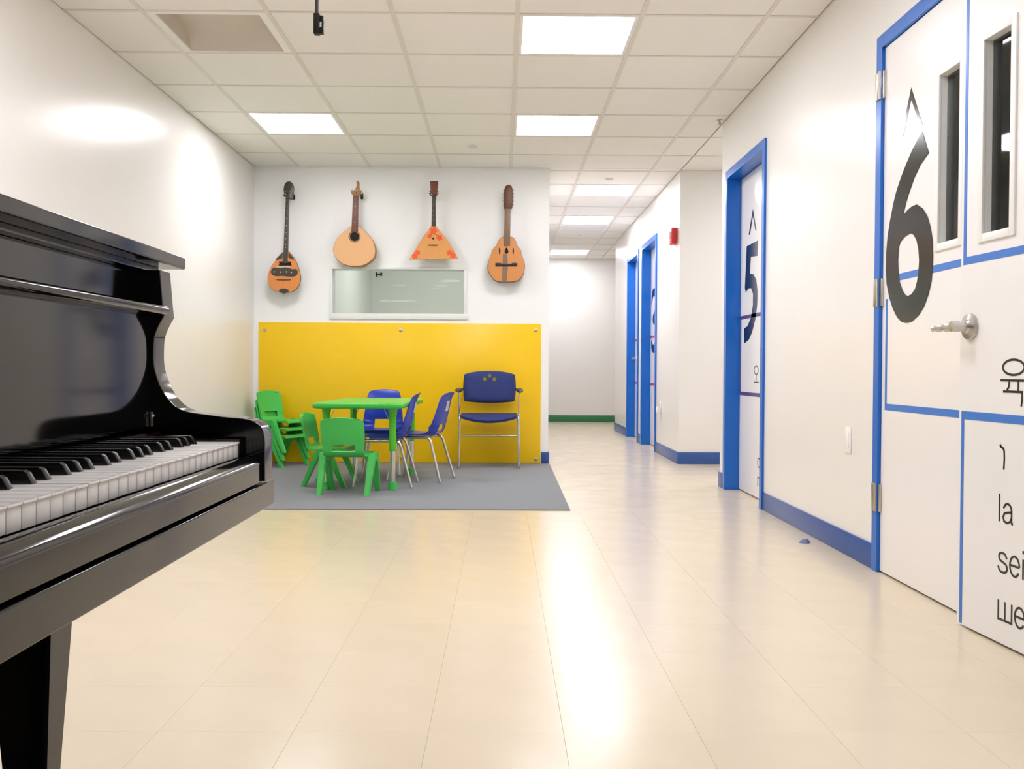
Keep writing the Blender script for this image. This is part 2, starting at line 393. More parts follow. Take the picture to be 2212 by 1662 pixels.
# room seen through the interior window
RX0, RX1, RY1 = -1.55, 0.28, 11.3
wall('wall_inner_room', [(RX0-0.1, RX0, YB+0.12, RY1, 0, WT), (RX0-0.1, RX1, RY1, RY1+0.1, 0, WT)], 'pale green-grey walls of the room behind the window', 'wall_dim')
wall('wall_inner_ceiling', [(RX0-0.1, RX1, YB+0.12, RY1+0.1, 2.5, 2.54)], 'ceiling of the room behind the window', 'wall_dim')
# unlit room behind door 6
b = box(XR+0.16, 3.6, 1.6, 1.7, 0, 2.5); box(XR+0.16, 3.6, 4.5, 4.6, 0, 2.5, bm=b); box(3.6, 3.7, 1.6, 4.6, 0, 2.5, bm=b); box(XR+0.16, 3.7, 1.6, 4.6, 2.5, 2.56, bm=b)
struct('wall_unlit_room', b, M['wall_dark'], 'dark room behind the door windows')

# ---- baseboards
def base(name, rects, label, m='blue_base'):
    b = None
    for r in rects: b = box(*r, 0.0, 0.104, 0.0025, 2, bm=b)
    o = struct(name, b, M[m], label, smooth=True); return o
bt = 0.009
base('baseboard_right', [(XR-bt, XR, D6[1], D5[0]), (XR-bt, XR, D5[1], PN+bt), (XR-bt, XR+0.15, PN, PN+bt), (XR-bt, XR, Y0, D6[0])], 'blue vinyl baseboard along the right wall')
base('baseboard_passage', [(HR-bt, 4.2, PF-bt, PF)], 'blue vinyl baseboard on the wall of the side passage')
base('baseboard_hall_right', [(HR-bt, HR, PF, D4[0]), (HR-bt, HR, D4[1], D3[0]), (HR-bt, HR, D3[1], HEND)], 'blue vinyl baseboard along the hallway right wall')
base('baseboard_hall_end', [(HL, 3.2, HE-bt, HE)], 'green vinyl baseboard at the end of the hallway', 'green_base')
base('baseboard_back', [(0.340, HL+bt, YB-bt, YB), (HL, HL+bt, YB, YB+2.0)], 'blue vinyl baseboard end beside the yellow panel')
base('baseboard_left', [(XL, XL+bt, Y0, 5.45)], 'blue vinyl baseboard along the left wall')

# ---- ceiling lights, vent, caps
def cell_origin(i, j): return (CX+i*T+T/2, CY+j*T+T/2, CEIL)
def lit_panel():
    root = empty('ceiling_light', (0, 0, 0)); h = T/2
    b = None
    for (x0, x1, y0, y1) in ((-h+.012, h-.012, -h+.012, -h+.030), (-h+.012, h-.012, h-.030, h-.012), (-h+.012, -h+.030, -h+.030, h-.030), (h-.030, h-.012, -h+.030, h-.030)):
        b = box(x0, x1, y0, y1, 0.001, 0.012, bm=b)
    obj('light_frame', b, M['white_metal'], root, smooth=False)
    obj('housing', box(-h+.02, h-.02, -h+.02, h-.02, 0.030, 0.10), M['white_metal'], root, smooth=False)
    obj('diffuser', box(-h+.029, h-.029, -h+.029, h-.029, 0.004, 0.008), M['lamp'], root, smooth=False)
    return root
LLAB = {(0, 0): 'large bright square ceiling light nearest the viewer', (0, 3): 'bright square ceiling light above the amber round-shouldered guitar',
        (-3, 3): 'bright square ceiling light nearest the left wall', (1, 7): 'first hallway ceiling light, just past the back wall corner',
        (1, 10): 'middle hallway ceiling light in front of the air vent', (1, 15): 'farthest ceiling light at the end of the hallway',
        (4, 4): 'unseen ceiling light added to brighten the side passage'}  # passage light is out of view, added to brighten the facing wall
NEARLAB = {(0, -3): 'ceiling light above the keyboard end, out of the photo, over the open floor', (0, -6): 'ceiling light farthest behind the viewer', (-3, -3): 'ceiling light above the gap behind the piano'}
proto = None
for c in sorted(LIT, key=lambda c: (abs(c[0]), c[1])):
    o = lit_panel() if proto is None else copy_tree(proto)
    proto = proto or o; o.location = cell_origin(*c)
    tag(o, LLAB.get(c) or NEARLAB[c], 'ceiling light', 'square ceiling light panels')
# unlit troffer, its cover missing
root = empty('ceiling_light', cell_origin(-3, 0)); h = T/2
tag(root, 'unlit recessed ceiling light with open curved housing', 'ceiling light', 'square ceiling light panels')
b = None
for (x0, x1, y0, y1) in ((-h+.011, h-.011, -h+.011, -h+.040), (-h+.011, h-.011, h-.030, h-.011), (-h+.011, -h+.050, -h+.040, h-.030), (h-.050, h-.011, -h+.040, h-.030)):
    b = box(x0, x1, y0, y1, 0.0005, 0.010, bm=b)
obj('light_frame', b, M['ctile'], root, smooth=False)
prof = [(-h+.040, .006), (-h+.055, .040), (-h+.09, .075), (-h+.16, .095), (0, .10), (h-.20, .098), (h-.14, .085), (h-.10, .06), (h-.06, .03), (h-.030, .006)]
rows = [[(x, y, z) for x in (-h+.045, h-.045)] for (y, z) in spline(prof, 3, False)]
b = shell(rows, -0.003)
for sx in (-h+.045, h-.048): prism([(y, z) for y, z in prof], lambda a, c, t: (t, a, c), sx, sx+0.003, bm=b)
obj('reflector', b, M['lamp_off'], root)
# hall vent
root = empty('air_vent', cell_origin(1, 11)); tag(root, 'white louvred square air vent behind the middle hallway light', 'vent')
b = None
for (x0, x1, y0, y1) in ((-h+.012, h-.012, -h+.012, -h+.05), (-h+.012, h-.012, h-.05, h-.012), (-h+.012, -h+.05, -h+.05, h-.05), (h-.05, h-.012, -h+.05, h-.05)):
    b = box(x0, x1, y0, y1, -0.004, 0.010, bm=b)
obj('vent_frame', b, M['white_metal'], root, smooth=False)
obj('backing', box(-h+.05, h-.05, -h+.05, h-.05, 0.05, 0.055), M['plenum'], root, smooth=False)
for k in range(9):
    y = -0.23+k*0.0575
    obj('louvre', prism([(y-.02, .03), (y+.012, -.002), (y+.015, 0), (y-.017, .033)], lambda a, c, t: (t, a, c), -h+.05, h-.05), M['white_metal'], root, smooth=False)
for (x, y, lab) in ((-0.235, 7.434, 'small round sprinkler cap on the ceiling before the back wall'), (0.965, 8.66, 'small round sprinkler cap before the first hallway light'),
                    (0.958, 12.28, 'small round sprinkler cap past the hallway air vent')):
    b = lathe([(0.001, -0.016), (0.030, -0.016), (0.036, -0.012), (0.036, 0.0), (0.001, 0.001)], lambda a, c, t: (a, c, t), 24)
    o = obj('sprinkler_cap', b, M['tee']); o.location = (x, y, CEIL+0.004); tag(o, lab, 'sprinkler cap', 'ceiling sprinkler caps')
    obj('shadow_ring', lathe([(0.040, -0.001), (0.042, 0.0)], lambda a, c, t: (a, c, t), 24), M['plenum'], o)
b = lathe([(0.001, -0.030), (0.014, -0.030), (0.016, -0.024), (0.008, -0.020), (0.008, 0.0), (0.02, 0.0), (0.02, 0.004)], lambda a, c, t: (a, c, t), 16)
o = obj('ceiling_hook', b, M['steel']); o.location = (1.50, 6.62, CEIL-0.002); tag(o, 'tiny metal fitting on the ceiling at the wall corner', 'fitting')
# black rod hanging from the ceiling
root = empty('hanging_rod', (-0.581, 3.0, CEIL)); tag(root, 'thin dark rod with a black end clip hanging from the ceiling', 'rod')
obj('rod', tube([(0, 0, 0), (-0.004, 0, -0.63)], 0.0068, 10), M['brownmetal'], root)
b = box(-.013, .006, -.012, .012, -.69, -.625, 0.003); box(.004, .017, -.008, .008, -.648, -.632, 0.002, bm=b); box(.004, .016, -.008, .008, -.688, -.668, 0.002, bm=b)
box(.012, .018, -.008, .008, -.688, -.645, 0.002, bm=b)
obj('end_clip', b, M['blackmetal'], root)
obj('ceiling_flange', lathe([(0.03, 0.0), (0.03, -.006), (0.012, -.01)], lambda a, c, t: (a, c, t), 16), M['blackmetal'], root)

# ---- interior window
win = tag(empty('window_1', ((WX0+WX1)/2, YB, WZ0)), 'interior window with white trim under the hanging instruments', kind='structure'); wo = win.location
def tr(x0, x1, z0, z1, y0, y1, n='window_frame', m='white_metal'): return obj(n, box(x0, x1, y0, y1, z0, z1, 0.002), M[m], win, org=wo)
tr(WX0-.022, WX1+.022, WZ1-.004, WZ1+.018, YB-.012, YB+.125); tr(WX0-.022, WX1+.03, WZ0-.045, WZ0+.003, YB-.016, YB+.125, 'window_sill')
tr(WX0-.022, WX0+.004, WZ0+.003, WZ1-.004, YB-.012, YB+.125); tr(WX1-.004, WX1+.022, WZ0+.003, WZ1-.004, YB-.012, YB+.125)
tr(WX0, WX1, WZ0, WZ1, YB+.05, YB+.056, 'pane', 'glass')
# wall hook in that room
root = empty('coat_hook', (-1.473, RY1, 1.935)); tag(root, 'small black hook on the wall behind the window', 'hook')
obj('back_plate', box(-.030, -.016, -.005, 0, -.028, .028, .002), M['blackmetal'], root)
obj('peg', tube([(-.022, -.004, 0), (.012, -.022, 0), (.030, -.032, .002)], .007, 16), M['blackmetal'], root)
obj('knob', lathe([(.001, -.018), (.018, -.014), (.022, 0), (.018, .014), (.001, .018)], lambda a, c, t: (.040+t*.7, -.036+a, c), 16), M['blackmetal'], root)
# unseen lamp added to brighten the room behind the window
root = empty('room_fill_lamp', (-0.6, 9.6, 2.5)); tag(root, 'unseen lamp added to brighten the room behind the window', 'ceiling light')
obj('lamp_frame', box(-.3, .3, -.3, .3, -.02, 0), M['white_metal'], root, smooth=False)
obj('diffuser', box(-.27, .27, -.27, .27, -.026, -.021), emit('inner_fill_lamp', (0.98, 1.0, 0.98), 21.0), root, smooth=False)

# ---- doors
def frame_mesh(xw, y0, y1, depth, proud=0.014):
    """casing on the wall face plus the jamb lining"""
    b = None
    x0, x1 = xw-proud, xw+depth
    b = box(x0, x1, y0, y0+FW, 0, DTOP, .003, bm=b); b = box(x0, x1, y1-FW, y1, 0, DTOP, .003, bm=b); b = box(x0, x1, y0+FW, y1-FW, DTOP-FW, DTOP, .003, bm=b)
    return b
def on_door(xf, y0=0.0, z0=0.0): return lambda a, c, t: (xf-t-0.0006, y0-a, z0+c)    # lettering plane: reads from the corridor
def mm(pts): return [(a/1000, c/1000) for a, c in pts]
def decal_yz(name, loops, xf, m, parent, org):
    return obj(name, fill2d([[(-y, z) for y, z in lp] for lp in loops], 0.0005, on_door(xf)), M[m], parent, org=org, smooth=False)
def stripe(y0, y1, z0, z1, xf, m, parent, org): return obj('tape_stripe', box(xf-.0011, xf, min(y0, y1), max(y0, y1), z0, z1), M[m], parent, org=org, smooth=False)
# single-stroke lettering: every letter is a set of ribbons (x, y in x-heights of 0.058 m, ascender 1.42)
def arc(cx, cy, rx, ry, a0, a1, n=14): return [(cx+rx*math.cos(R(a0+(a1-a0)*k/n)), cy+ry*math.sin(R(a0+(a1-a0)*k/n))) for k in range(n+1)]
GL = {
    'l': (.36, [[(.10, 0), (.10, 1.42)]]),
    'a': (.98, [[(.08, .72)]+arc(.42, .66, .31, .32, 150, 10, 10)+[(.73, .55), (.73, .16), (.76, .03), (.84, .02)], [(.73, .60), (.40, .54), (.16, .47), (.06, .27), (.13, .08), (.36, .0), (.60, .09), (.73, .30)]]),
    's': (.92, [spline([(.76, .74), (.62, .94), (.40, .99), (.18, .92), (.12, .74), (.22, .60), (.46, .52), (.70, .43), (.79, .25), (.70, .07), (.44, .0), (.18, .07), (.06, .28)], 4, False)]),
    'e': (1.0, [[(.09, .52), (.84, .52)], arc(.465, .50, .375, .50, 3, 325, 24)]),
    'i': (.36, [[(.12, 0), (.12, .99)], [(.12, 1.26), (.12, 1.42)]]),
    'c': (.92, [arc(.47, .50, .39, .50, 42, 318, 22)]),
    'o': (1.0, [arc(.47, .50, .40, .50, 0, 360, 28)]),
    'n': (.95, [[(.12, 0), (.12, 1.0)], [(.12, .62)]+arc(.45, .66, .32, .33, 165, 0, 10)+[(.77, 0)]]),
    '\u0448': (1.36, [[(.12, 1.0), (.12, .04), (1.20, .04), (1.20, 1.0)], [(.66, 1.0), (.66, .04)]]),
    '\u0441': (.92, [arc(.47, .50, .39, .50, 42, 318, 22)]),
    '\u0442': (.82, [[(.02, .96), (.76, .96)], [(.39, .96), (.39, 0)]]),
    '\u044C': (.92, [[(.12, 1.0), (.12, .04), (.45, .04)]+arc(.45, .30, .31, .26, -90, 90, 10)+[(.12, .56)]]),
    '\u043F': (.95, [[(.12, 0), (.12, .96), (.78, .96), (.78, 0)]]),
    '\u044F': (.92, [[(.76, 0), (.76, .96), (.40, .96)]+arc(.40, .70, .30, .26, 90, 270, 10)+[(.76, .44)], [(.42, .44), (.08, 0)]]),
    '\uC721': (2.2, [arc(1.02, 1.70, .85, .42, 0, 360, 30), [(.0, .98), (2.05, .98)], [(.72, .98), (.66, .60), (.52, .44)], [(1.42, .98), (1.42, .42)], [(.22, .36), (1.72, .36), (1.72, -.10), (1.66, -.42)]]),
    '\uC624': (2.2, [arc(1.02, 1.40, .85, .48, 0, 360, 30), [(1.02, .92), (1.02, .10)], [(.0, .05), (2.05, .05)]]),
    '\u05D5': (.6, [[(.02, 1.06), (.16, 1.0), (.36, .92)], [(.02, 1.12), (.14, 1.0)], [(.30, .98), (.38, .80), (.40, .40), (.36, -.10)]]),
}
GL['\u0435'] = GL['e']
def word(name, s, xh, y, z, xf, parent, org, m='vinyl', sx=1.0, wd=.0068):
    b = bmesh.new(); x = 0.0
    for ch in s:
        adv, strokes = GL[ch]
        for st in strokes:
            pts = [Vector(((x+p[0])*xh*sx, p[1]*xh)) for p in st]; n = len(pts); L = []
            closed = (pts[0]-pts[-1]).length < 1e-6
            for i, p in enumerate(pts):
                a = pts[i-1] if i else (pts[-2] if closed else p); c = pts[i+1] if i < n-1 else (pts[1] if closed else p)
                d1 = (p-a).normalized() if (p-a).length > 1e-9 else (c-p).normalized(); d2 = (c-p).normalized() if (c-p).length > 1e-9 else d1
                n1 = Vector((-d1.y, d1.x)); n2 = Vector((-d2.y, d2.x)); nn = (n1+n2)
                nn = nn.normalized() if nn.length > 1e-6 else n1
                k = min(1.6, 1/max(.4, nn.dot(n1))); L.append([p+nn*k*wd/2, p-nn*k*wd/2])
            V = [[b.verts.new((xf-t, y-q.x, z+q.y)) for q in pr for t in (0.0, 0.0011)] for pr in L]
            for A, B in zip(V, V[1:]):
                for q in ((0, 1), (1, 3), (3, 2), (2, 0)): b.faces.new((A[q[0]], A[q[1]], B[q[1]], B[q[0]]))
            b.faces.new((V[0][0], V[0][1], V[0][3], V[0][2])); b.faces.new((V[-1][2], V[-1][3], V[-1][1], V[-1][0]))
        x += adv
    return obj(name, b, M[m], parent, org=org, smooth=False)

def recessed_door(name, dy, xw, label):
    root = tag(empty(name, (xw, (dy[0]+dy[1])/2, 0)), label, kind='structure'); o = root.location
    obj('door_frame', frame_mesh(xw, dy[0], dy[1], 0.15), M['blue_frame'], root, org=o)
    xf = xw+0.087; y0, y1 = dy[0]+FW, dy[1]-FW
    b = None
    st = box(xf+.046, xf+.062, y0, y0+.015, 0, DTOP-FW); box(xf+.046, xf+.062, y1-.015, y1, 0, DTOP-FW, bm=st); box(xf+.046, xf+.062, y0, y1, DTOP-FW-.015, DTOP-FW, bm=st)
    obj('door_stop', st, M['blue_frame'], root, org=o, smooth=False)
    leaf = obj('door_leaf', box(xf, xf+.045, y0+.003, y1-.003, .008, DTOP-FW-.003, .0015), M['door'], root, org=o)
    hb = None
    for z in (.30, 1.14, 1.96): hb = box(xf-.004, xf+.002, y1-.03, y1-.001, z-.05, z+.05, bm=hb)
    # lever on the near (latch) side
    lv = lathe([(.001, 0), (.032, 0), (.032, -.008), (.012, -.012), (.012, -.045), (.001, -.046)], lambda a, c, t: (xf+t, y0+.07+a, .96+c), 20)
    tube([(xf-.04, y0+.07, .96), (xf-.045, y0+.19, .955)], .010, 10, bm=lv)
    obj('lever_handle', lv, M['steel'], root, org=o)
    return root, leaf, xf, y0, y1, o
d5, leaf, xf, y0, y1, o = recessed_door('door_2', D5, XR, 'blue framed door marked with a dark 5')
decal_yz('numeral', [mm(OUT['five'])], xf, 'navy_vinyl', leaf, o); decal_yz('accent_mark', [mm(OUT['caret5'])], xf, 'vinyl', leaf, o)
for s in ((y1-.006, y0+.006, 1.166, 1.190), (y1-.030, y1-.012, .664, 1.166), (y1-.012, y0+.006, .652, .676)): stripe(*s, xf, 'tape_purple', leaf, o)
word('lettering', '\uC624', .058, 6.150, .742, xf, leaf, o); word('lettering', 'cinco', .058, 6.045, .205, xf, leaf, o); word('lettering', '\u043F\u044F\u0442\u044C', .058, 6.045, .085, xf, leaf, o)
THREE = spline([(0, .60), (.06, .67), (.17, .69), (.29, .65), (.34, .54), (.31, .43), (.23, .37), (.33, .31), (.37, .20), (.33, .08), (.20, 0), (.08, .01), (0, .05),
                (0, .14), (.09, .09), (.19, .09), (.25, .14), (.26, .22), (.21, .29), (.10, .32), (.10, .40), (.19, .43), (.24, .50), (.22, .58), (.15, .61), (.07, .58), (0, .52)], 2)
d4, leaf, xf, y0, y1, o = recessed_door('door_3', D4, HR, 'nearer blue framed hallway door with red stripes and dark numeral')
for s in ((y1-.004, y0+.006, 1.166, 1.192), (y1-.004, y0+.006, .652, .678)): stripe(*s, xf, 'tape_red', leaf, o)
decal_yz('numeral', [[(y1-.06-a, 1.01+c) for a, c in THREE]], xf, 'navy_vinyl', leaf, o)
d3, leaf, xf, y0, y1, o = recessed_door('door_4', D3, HR, 'farther blue framed hallway door with lever handle')
for s in ((y1-.004, y0+.006, 1.166, 1.192), (y1-.004, y0+.006, .652, .678)): stripe(*s, xf, 'tape_red', leaf, o)
lv = lathe([(.001, 0), (.032, 0), (.032, -.008), (.012, -.012), (.012, -.055), (.001, -.056)], lambda a, c, t: (xf+t, y1-.07+a, .96+c), 20)
tube([(xf-.05, y1-.07, .96), (xf-.055, y1-.19, .96)], .010, 10, bm=lv); obj('lever_handle', lv, M['steel'], d3, org=o)

# door 6: a pair of leaves, the near one slightly ajar
d6 = tag(empty('door_1', (XR, (D6[0]+D6[1])/2, 0)), 'white double door marked with a large black 6', kind='structure'); o = d6.location
obj('door_frame', frame_mesh(XR, D6[0], D6[1], 0.15), M['blue_frame'], d6, org=o)
YM = 3.062; y1 = D6[1]-FW-.003; xf = XR
def leaf_mesh(x0, ya, yb, wy0, wy1, wz0, wz1):
    b = None; x1 = x0+.045; z0, z1 = .008, DTOP-FW-.003
    for r in ((x0, x1, ya, wy0, z0, z1), (x0, x1, wy1, yb, z0, z1), (x0, x1, wy0, wy1, z0, wz0), (x0, x1, wy0, wy1, wz1, z1)): b = box(*r, bm=b)
    return b
def lite(x0, wy0, wy1, wz0, wz1, parent, org):
    b = None; k = .022; p = .007
    for r in ((wy0-k, wy0+.004, wz0-k, wz1+k), (wy1-.004, wy1+k, wz0-k, wz1+k), (wy0+.004, wy1-.004, wz0-k, wz0+.004), (wy0+.004, wy1-.004, wz1-.004, wz1+k)):
        b = box(x0-p, x0+.004, r[0], r[1], r[2], r[3], .002, bm=b)
    f = obj('window_bead', b, M['plate'], parent, org=org)
    b = None
    for r in ((wy0, wy0+.004, wz0, wz1), (wy1-.004, wy1, wz0, wz1), (wy0, wy1, wz0, wz0+.004), (wy0, wy1, wz1-.004, wz1)): b = box(x0+.004, x0+.050, *r, bm=b)
    obj('window_reveal', b, M['white_metal'], parent, org=org, smooth=False)
    obj('pane', box(x0+.024, x0+.029, wy0+.004, wy1-.004, wz0+.004, wz1-.004), M['dglass'], parent, org=org, smooth=False)
lw = (3.205, 3.365, 1.268, 1.868)
leaf = obj('door_leaf', leaf_mesh(xf, YM+.002, y1, *lw), M['door'], d6, org=o, smooth=False)
lite(xf, *lw, leaf, o)
decal_yz('numeral', [mm(OUT['six']), mm(OUT['sixc'])], xf-.0014, 'vinyl', leaf, o); decal_yz('accent_mark', [mm(OUT['caret6'])], xf, 'vinyl', leaf, o)
for s in ((3.80, YM+.01, 1.174, 1.200), (3.802, 3.820, .690, 1.110), (3.820, YM+.01, .664, .690)): stripe(*s, xf, 'tape_blue', leaf, o)
for z in (.305, 1.140, 1.980):
    b = box(xf-.020, xf-.002, y1+.030, y1+.050, z-.056, z+.056, .001); box(xf-.010, xf-.001, y1-.012, y1+.030, z-.056, z+.056, .001, bm=b)
    tube([(xf-.016, y1+.012, z-.057), (xf-.016, y1+.012, z+.057)], .008, 10, bm=b)
    obj('hinge', b, M['steel'], d6, org=o)
# strike rose on the far leaf
obj('strike_plate', box(xf-.003, xf, YM+.01, YM+.05, .90, 1.03, .001), M['steel'], leaf, org=o)
# the ajar leaf, built closed with its origin on the hinge
HY = D6[0]+FW+.003; ho = Vector((XR-.010, HY, 0)); xa = XR-.010
wl = (2.795, 2.942, 1.243, 1.846)
leaf2 = obj('door_leaf', leaf_mesh(xa, HY, YM, *wl), M['door'], d6, org=ho, smooth=False); leaf2.location = ho-Vector(o); leaf2.rotation_euler = (0, 0, R(4.0))
tag(leaf2, 'near leaf of the double door, slightly ajar, with black words')
lite(xa, *wl, leaf2, ho)
for s in ((YM-.014, YM-.030, 1.186, 2.125), (YM-.014, HY+.02, 1.162, 1.186), (YM-.014, HY+.02, .668, .694), (YM-.014, YM-.030, .012, .668)): stripe(*s, xa, 'tape_blue', leaf2, ho)
word('lettering', '\uC721', .0535, 2.838, .743, xa, leaf2, ho, sx=1.15); word('lettering', '\u05D5', .060, 2.838, .535, xa, leaf2, ho)
for s, z in (('la', .372), ('seis', .222), ('\u0448\u0435\u0441\u0442\u044C', .078)): word('lettering', s, .0585, 2.842, z, xa, leaf2, ho, sx=1.05)
lv = lathe([(.001, 0), (.041, 0), (.042, -.004), (.040, -.012), (.022, -.016), (.0165, -.022), (.0165, -.066), (.001, -.068)], lambda a, c, t: (xa+t, 3.000+a, .963+c), 28)
obj('lever_handle', lv, M['steel'], leaf2, org=ho)
grip = [(xa-.050, 3.000, .963)]; b = bmesh.new(); n = 18; rings = []
for k in range(n+1):
    t = k/n; rr = .0160+.0018*math.sin(t*6*math.pi)-.0065*t
    c = Vector((xa-.052-.012*t, 2.99+.125*t, .963-.004*t))
    rings.append([b.verts.new(c+Vector((math.cos(2*math.pi*q/12)*rr*.8, 0, math.sin(2*math.pi*q/12)*rr))) for q in range(12)])
for A, B in zip(rings, rings[1:]):
    for q in range(12): b.faces.new((A[q], A[(q+1) % 12], B[(q+1) % 12], B[q]))
b.faces.new(rings[0][::-1]); b.faces.new(rings[-1])
obj('lever_grip', b, M['steel'], leaf2, org=ho)

# ---- wall plates and fire alarm
def plate(loc, label, axis_w=.070, hgt=.115, outlet=True):
    root = empty('wall_plate', loc); tag(root, label, 'wall plate')
    obj('cover', box(-.007, 0, -axis_w/2, axis_w/2, -hgt/2, hgt/2, .003), M['plate'], root)
    return root
r = plate((XR, 4.212, .514), 'white cover plate on the right wall beside the 6 door')
obj('insert', box(-.010, -.006, -.017, .017, -.034, .034, .002), M['plate'], r)
r = plate((HR, 9.20, .46), 'white power outlet on the hallway wall with a plug adapter')
obj('adapter', box(-.045, -.006, -.028, .028, -.055, .005, .004), M['plate'], r); obj('socket', box(-.010, -.006, -.018, .018, .015, .050, .003), M['plate'], r)
root = empty('fire_alarm', (HR, 8.455, 2.006)); tag(root, 'red fire alarm strobe high on the hallway wall', 'fire alarm')
obj('housing', box(-.052, 0, -.06, .06, -.070, .070, .006), M['red'], root)
obj('strobe_lens', box(-.068, -.050, -.03, .03, -.008, .040, .006), M['plate'], root)
# small crumpled scrap on the floor
b = lathe([(.001, 0), (.026, 0), (.020, .012), (.012, .020), (.001, .022)], lambda a, c, t: (a*(1+.3*math.sin(c*90)), c*.6, t), 9)
o = obj('floor_scrap', b, mat('scrap', (120, 130, 170), .7), ang=10); o.location = (1.445, 4.50, 0); tag(o, 'tiny bluish scrap on the floor by the blue baseboard', 'scrap')
# ================================================================== THINGS
# ---- carpet and yellow panel
o = obj('area_rug', prism([(XL+.004, 5.515), (0.399, 5.515), (0.412, YB-.002), (XL+.004, YB-.002)], lambda a, c, t: (a, c, t), 0.0, 0.007, bev=.002), M['rug'])
tag(o, 'flat grey rug under the children\'s table and chairs', 'rug')
root = empty('wall_panel', (-0.885, YB, 0.008)); tag(root, 'large glossy yellow panel screwed to the back wall', 'panel'); po = root.location
obj('sheet', box(-2.100, 0.333, YB-.010, YB, 0.009, 1.214, .0015), M['yellow'], root, org=po)
for (x, z) in ((-2.047, 1.147), (-.877, 1.151), (.289, 1.156), (.294, .044), (-2.047, .044), (-.877, .044)):
    obj('screw_cap', lathe([(.016, 0), (.016, -.003), (.010, -.005), (.001, -.005)], lambda a, c, t: (x+a, YB-.010+t, z+c), 14), M['steel'], root, org=po)

# ---- upright piano (keyboard faces +x, far end at y = 1.44)
root = empty('upright_piano', (-0.68, 0.755, 0)); tag(root, 'glossy black upright piano with open keyboard at the left', 'piano'); po = root.location
K1, NW, KW = 1.362, 52, 0.0236; K0 = K1-NW*KW
CH = [(-.4945, .9615), (-.4905, .913), (-.4885, .8945)]
CH += spline([(-.4885, .8945), (-.496, .881), (-.502, .865), (-.5035, .847), (-.503, .825), (-.498, .805), (-.488, .783), (-.472, .765), (-.455, .757), (-.430, .7535), (-.404, .750), (-.375, .7475), (-.358, .743), (-.3475, .734), (-.3435, .718), (-.343, .700)], 3, False)[1:]
CH += [(-.343, .6565), (-.80, .6565), (-.80, .9615)]
for (ya, yb) in ((K1+.018, K1+.0625), (K0-.0625, K0-.018)):
    obj('cheek', prism(CH, lambda a, c, t: (a, t, c), ya, yb, bev=.0018), M['black'], root, org=po)
    obj('side_panel', box(-1.02, -.80, ya, yb, 0.02, .9615, .002), M['black'], root, org=po)
YA, YZ = K0-.018, K1+.018
obj('lid', box(-1.03, -.480, YA-.07, 1.450, .9690, .9875, .003), M['black'], root, org=po)
obj('lid_moulding', box(-1.00, -.512, YA-.045, K1+.063, .9600, .9690, .001), M['black'], root, org=po)
obj('upper_panel', box(-.545, -.528, YA, YZ, .900, .9600, .001), M['black'], root, org=po)
obj('music_desk', box(-.530, -.509, YA, YZ, .735, .898, .001), M['black'], root, org=po)
rail = [(-.512, .8975), (-.492, .8965), (-.484, .8985), (-.4815, .9035), (-.4835, .908), (-.490, .9105), (-.512, .9120)]
obj('desk_rail', prism(spline(rail, 3), lambda a, c, t: (a, t, c), YA, YZ+.002), M['black'], root, org=po, ang=50)
obj('name_board', box(-.560, -.527, YA, YZ, .690, .740, .002), M['black'], root, org=po)
slip = [(-.3725, .655), (-.3725, .6895)]+spline([(-.3725, .6895), (-.3690, .6940), (-.3620, .6945), (-.3550, .6915), (-.3495, .6870), (-.3475, .6835), (-.3475, .680)], 4, False)[1:]+[(-.3475, .6565), (-.3500, .655)]
obj('key_slip', prism(slip, lambda a, c, t: (a, t, c), YA+.001, YZ-.001), M['black'], root, org=po, ang=30)
obj('key_bed', box(-.99, -.3425, K0-.073, 1.4350, .6165, .6535, .002), M['black'], root, org=po)
for (ya, yb) in ((K1+.0012, YZ), (YA, K0-.0012)): obj('key_block', box(-.530, -.374, ya, yb, .655, .7205, .002), M['black'], root, org=po)
obj('key_frame', box(-.56, -.376, YA, YZ, .655, .690), M['ebony'], root, org=po, smooth=False)
wk = bk = None
for k in range(NW):
    if wk is None:
        b = box(-.525, -.376, -KW/2+.0004, KW/2-.0004, .693, .7155, .0012); box(-.380, -.3745, -KW/2+.0004, KW/2-.0004, .7125, .7155, .0012, bm=b)
        o = obj('white_key', b, M['ivory'], root); wk = o.data
    else:
        o = bpy.data.objects.new('white_key', wk); COL.objects.link(o); o.parent = root
    o.location = Vector((0, K1-(k+.5)*KW, random.uniform(-.0003, .0003)))-Vector(po)
for k in range(2, NW):
    if k % 7 not in (2, 3, 4, 6, 0): continue
    if bk is None:
        sec = [(-.522, .712), (-.4215, .712), (-.4225, .7165), (-.4275, .7255), (-.431, .7275), (-.522, .7275)]
        b = prism(sec, lambda a, c, t: (a, t*(1-.16*max(0, (c-.712)/.0155)), c), -.0054, .0054, bev=.0012)
        o = obj('black_key', b, M['ebony'], root); bk = o.data
    else:
        o = bpy.data.objects.new('black_key', bk); COL.objects.link(o); o.parent = root
    off = {2: .003, 3: 0, 4: -.003, 6: .0025, 0: -.0025}[k % 7]
    o.location = Vector((0, K1-k*KW+off, 0))-Vector(po)
tag(obj('key_felt', box(-.5255, -.512, 1.325, YZ-.001, .7155, .7245, .002), M['redfelt'], root, org=po), 'dark red felt at the end of the keys')
b = box(-.5085, -.504, YZ-.002, YZ, .736, .757, .0007); tube([(-.506, YZ-.001, .7515), (-.503, YZ-.004, .7515)], .0022, 8, bm=b)
tag(obj('latch_plate', b, M['steel'], root, org=po), 'small steel latch plate')
obj('knee_panel', box(-.82, -.80, YA-.0445, YZ+.0445, .08, .6165, .002), M['black'], root, org=po)
obj('bottom_rail', box(-1.02, -.78, YA-.0445, YZ+.0445, .02, .09, .003), M['black'], root, org=po)
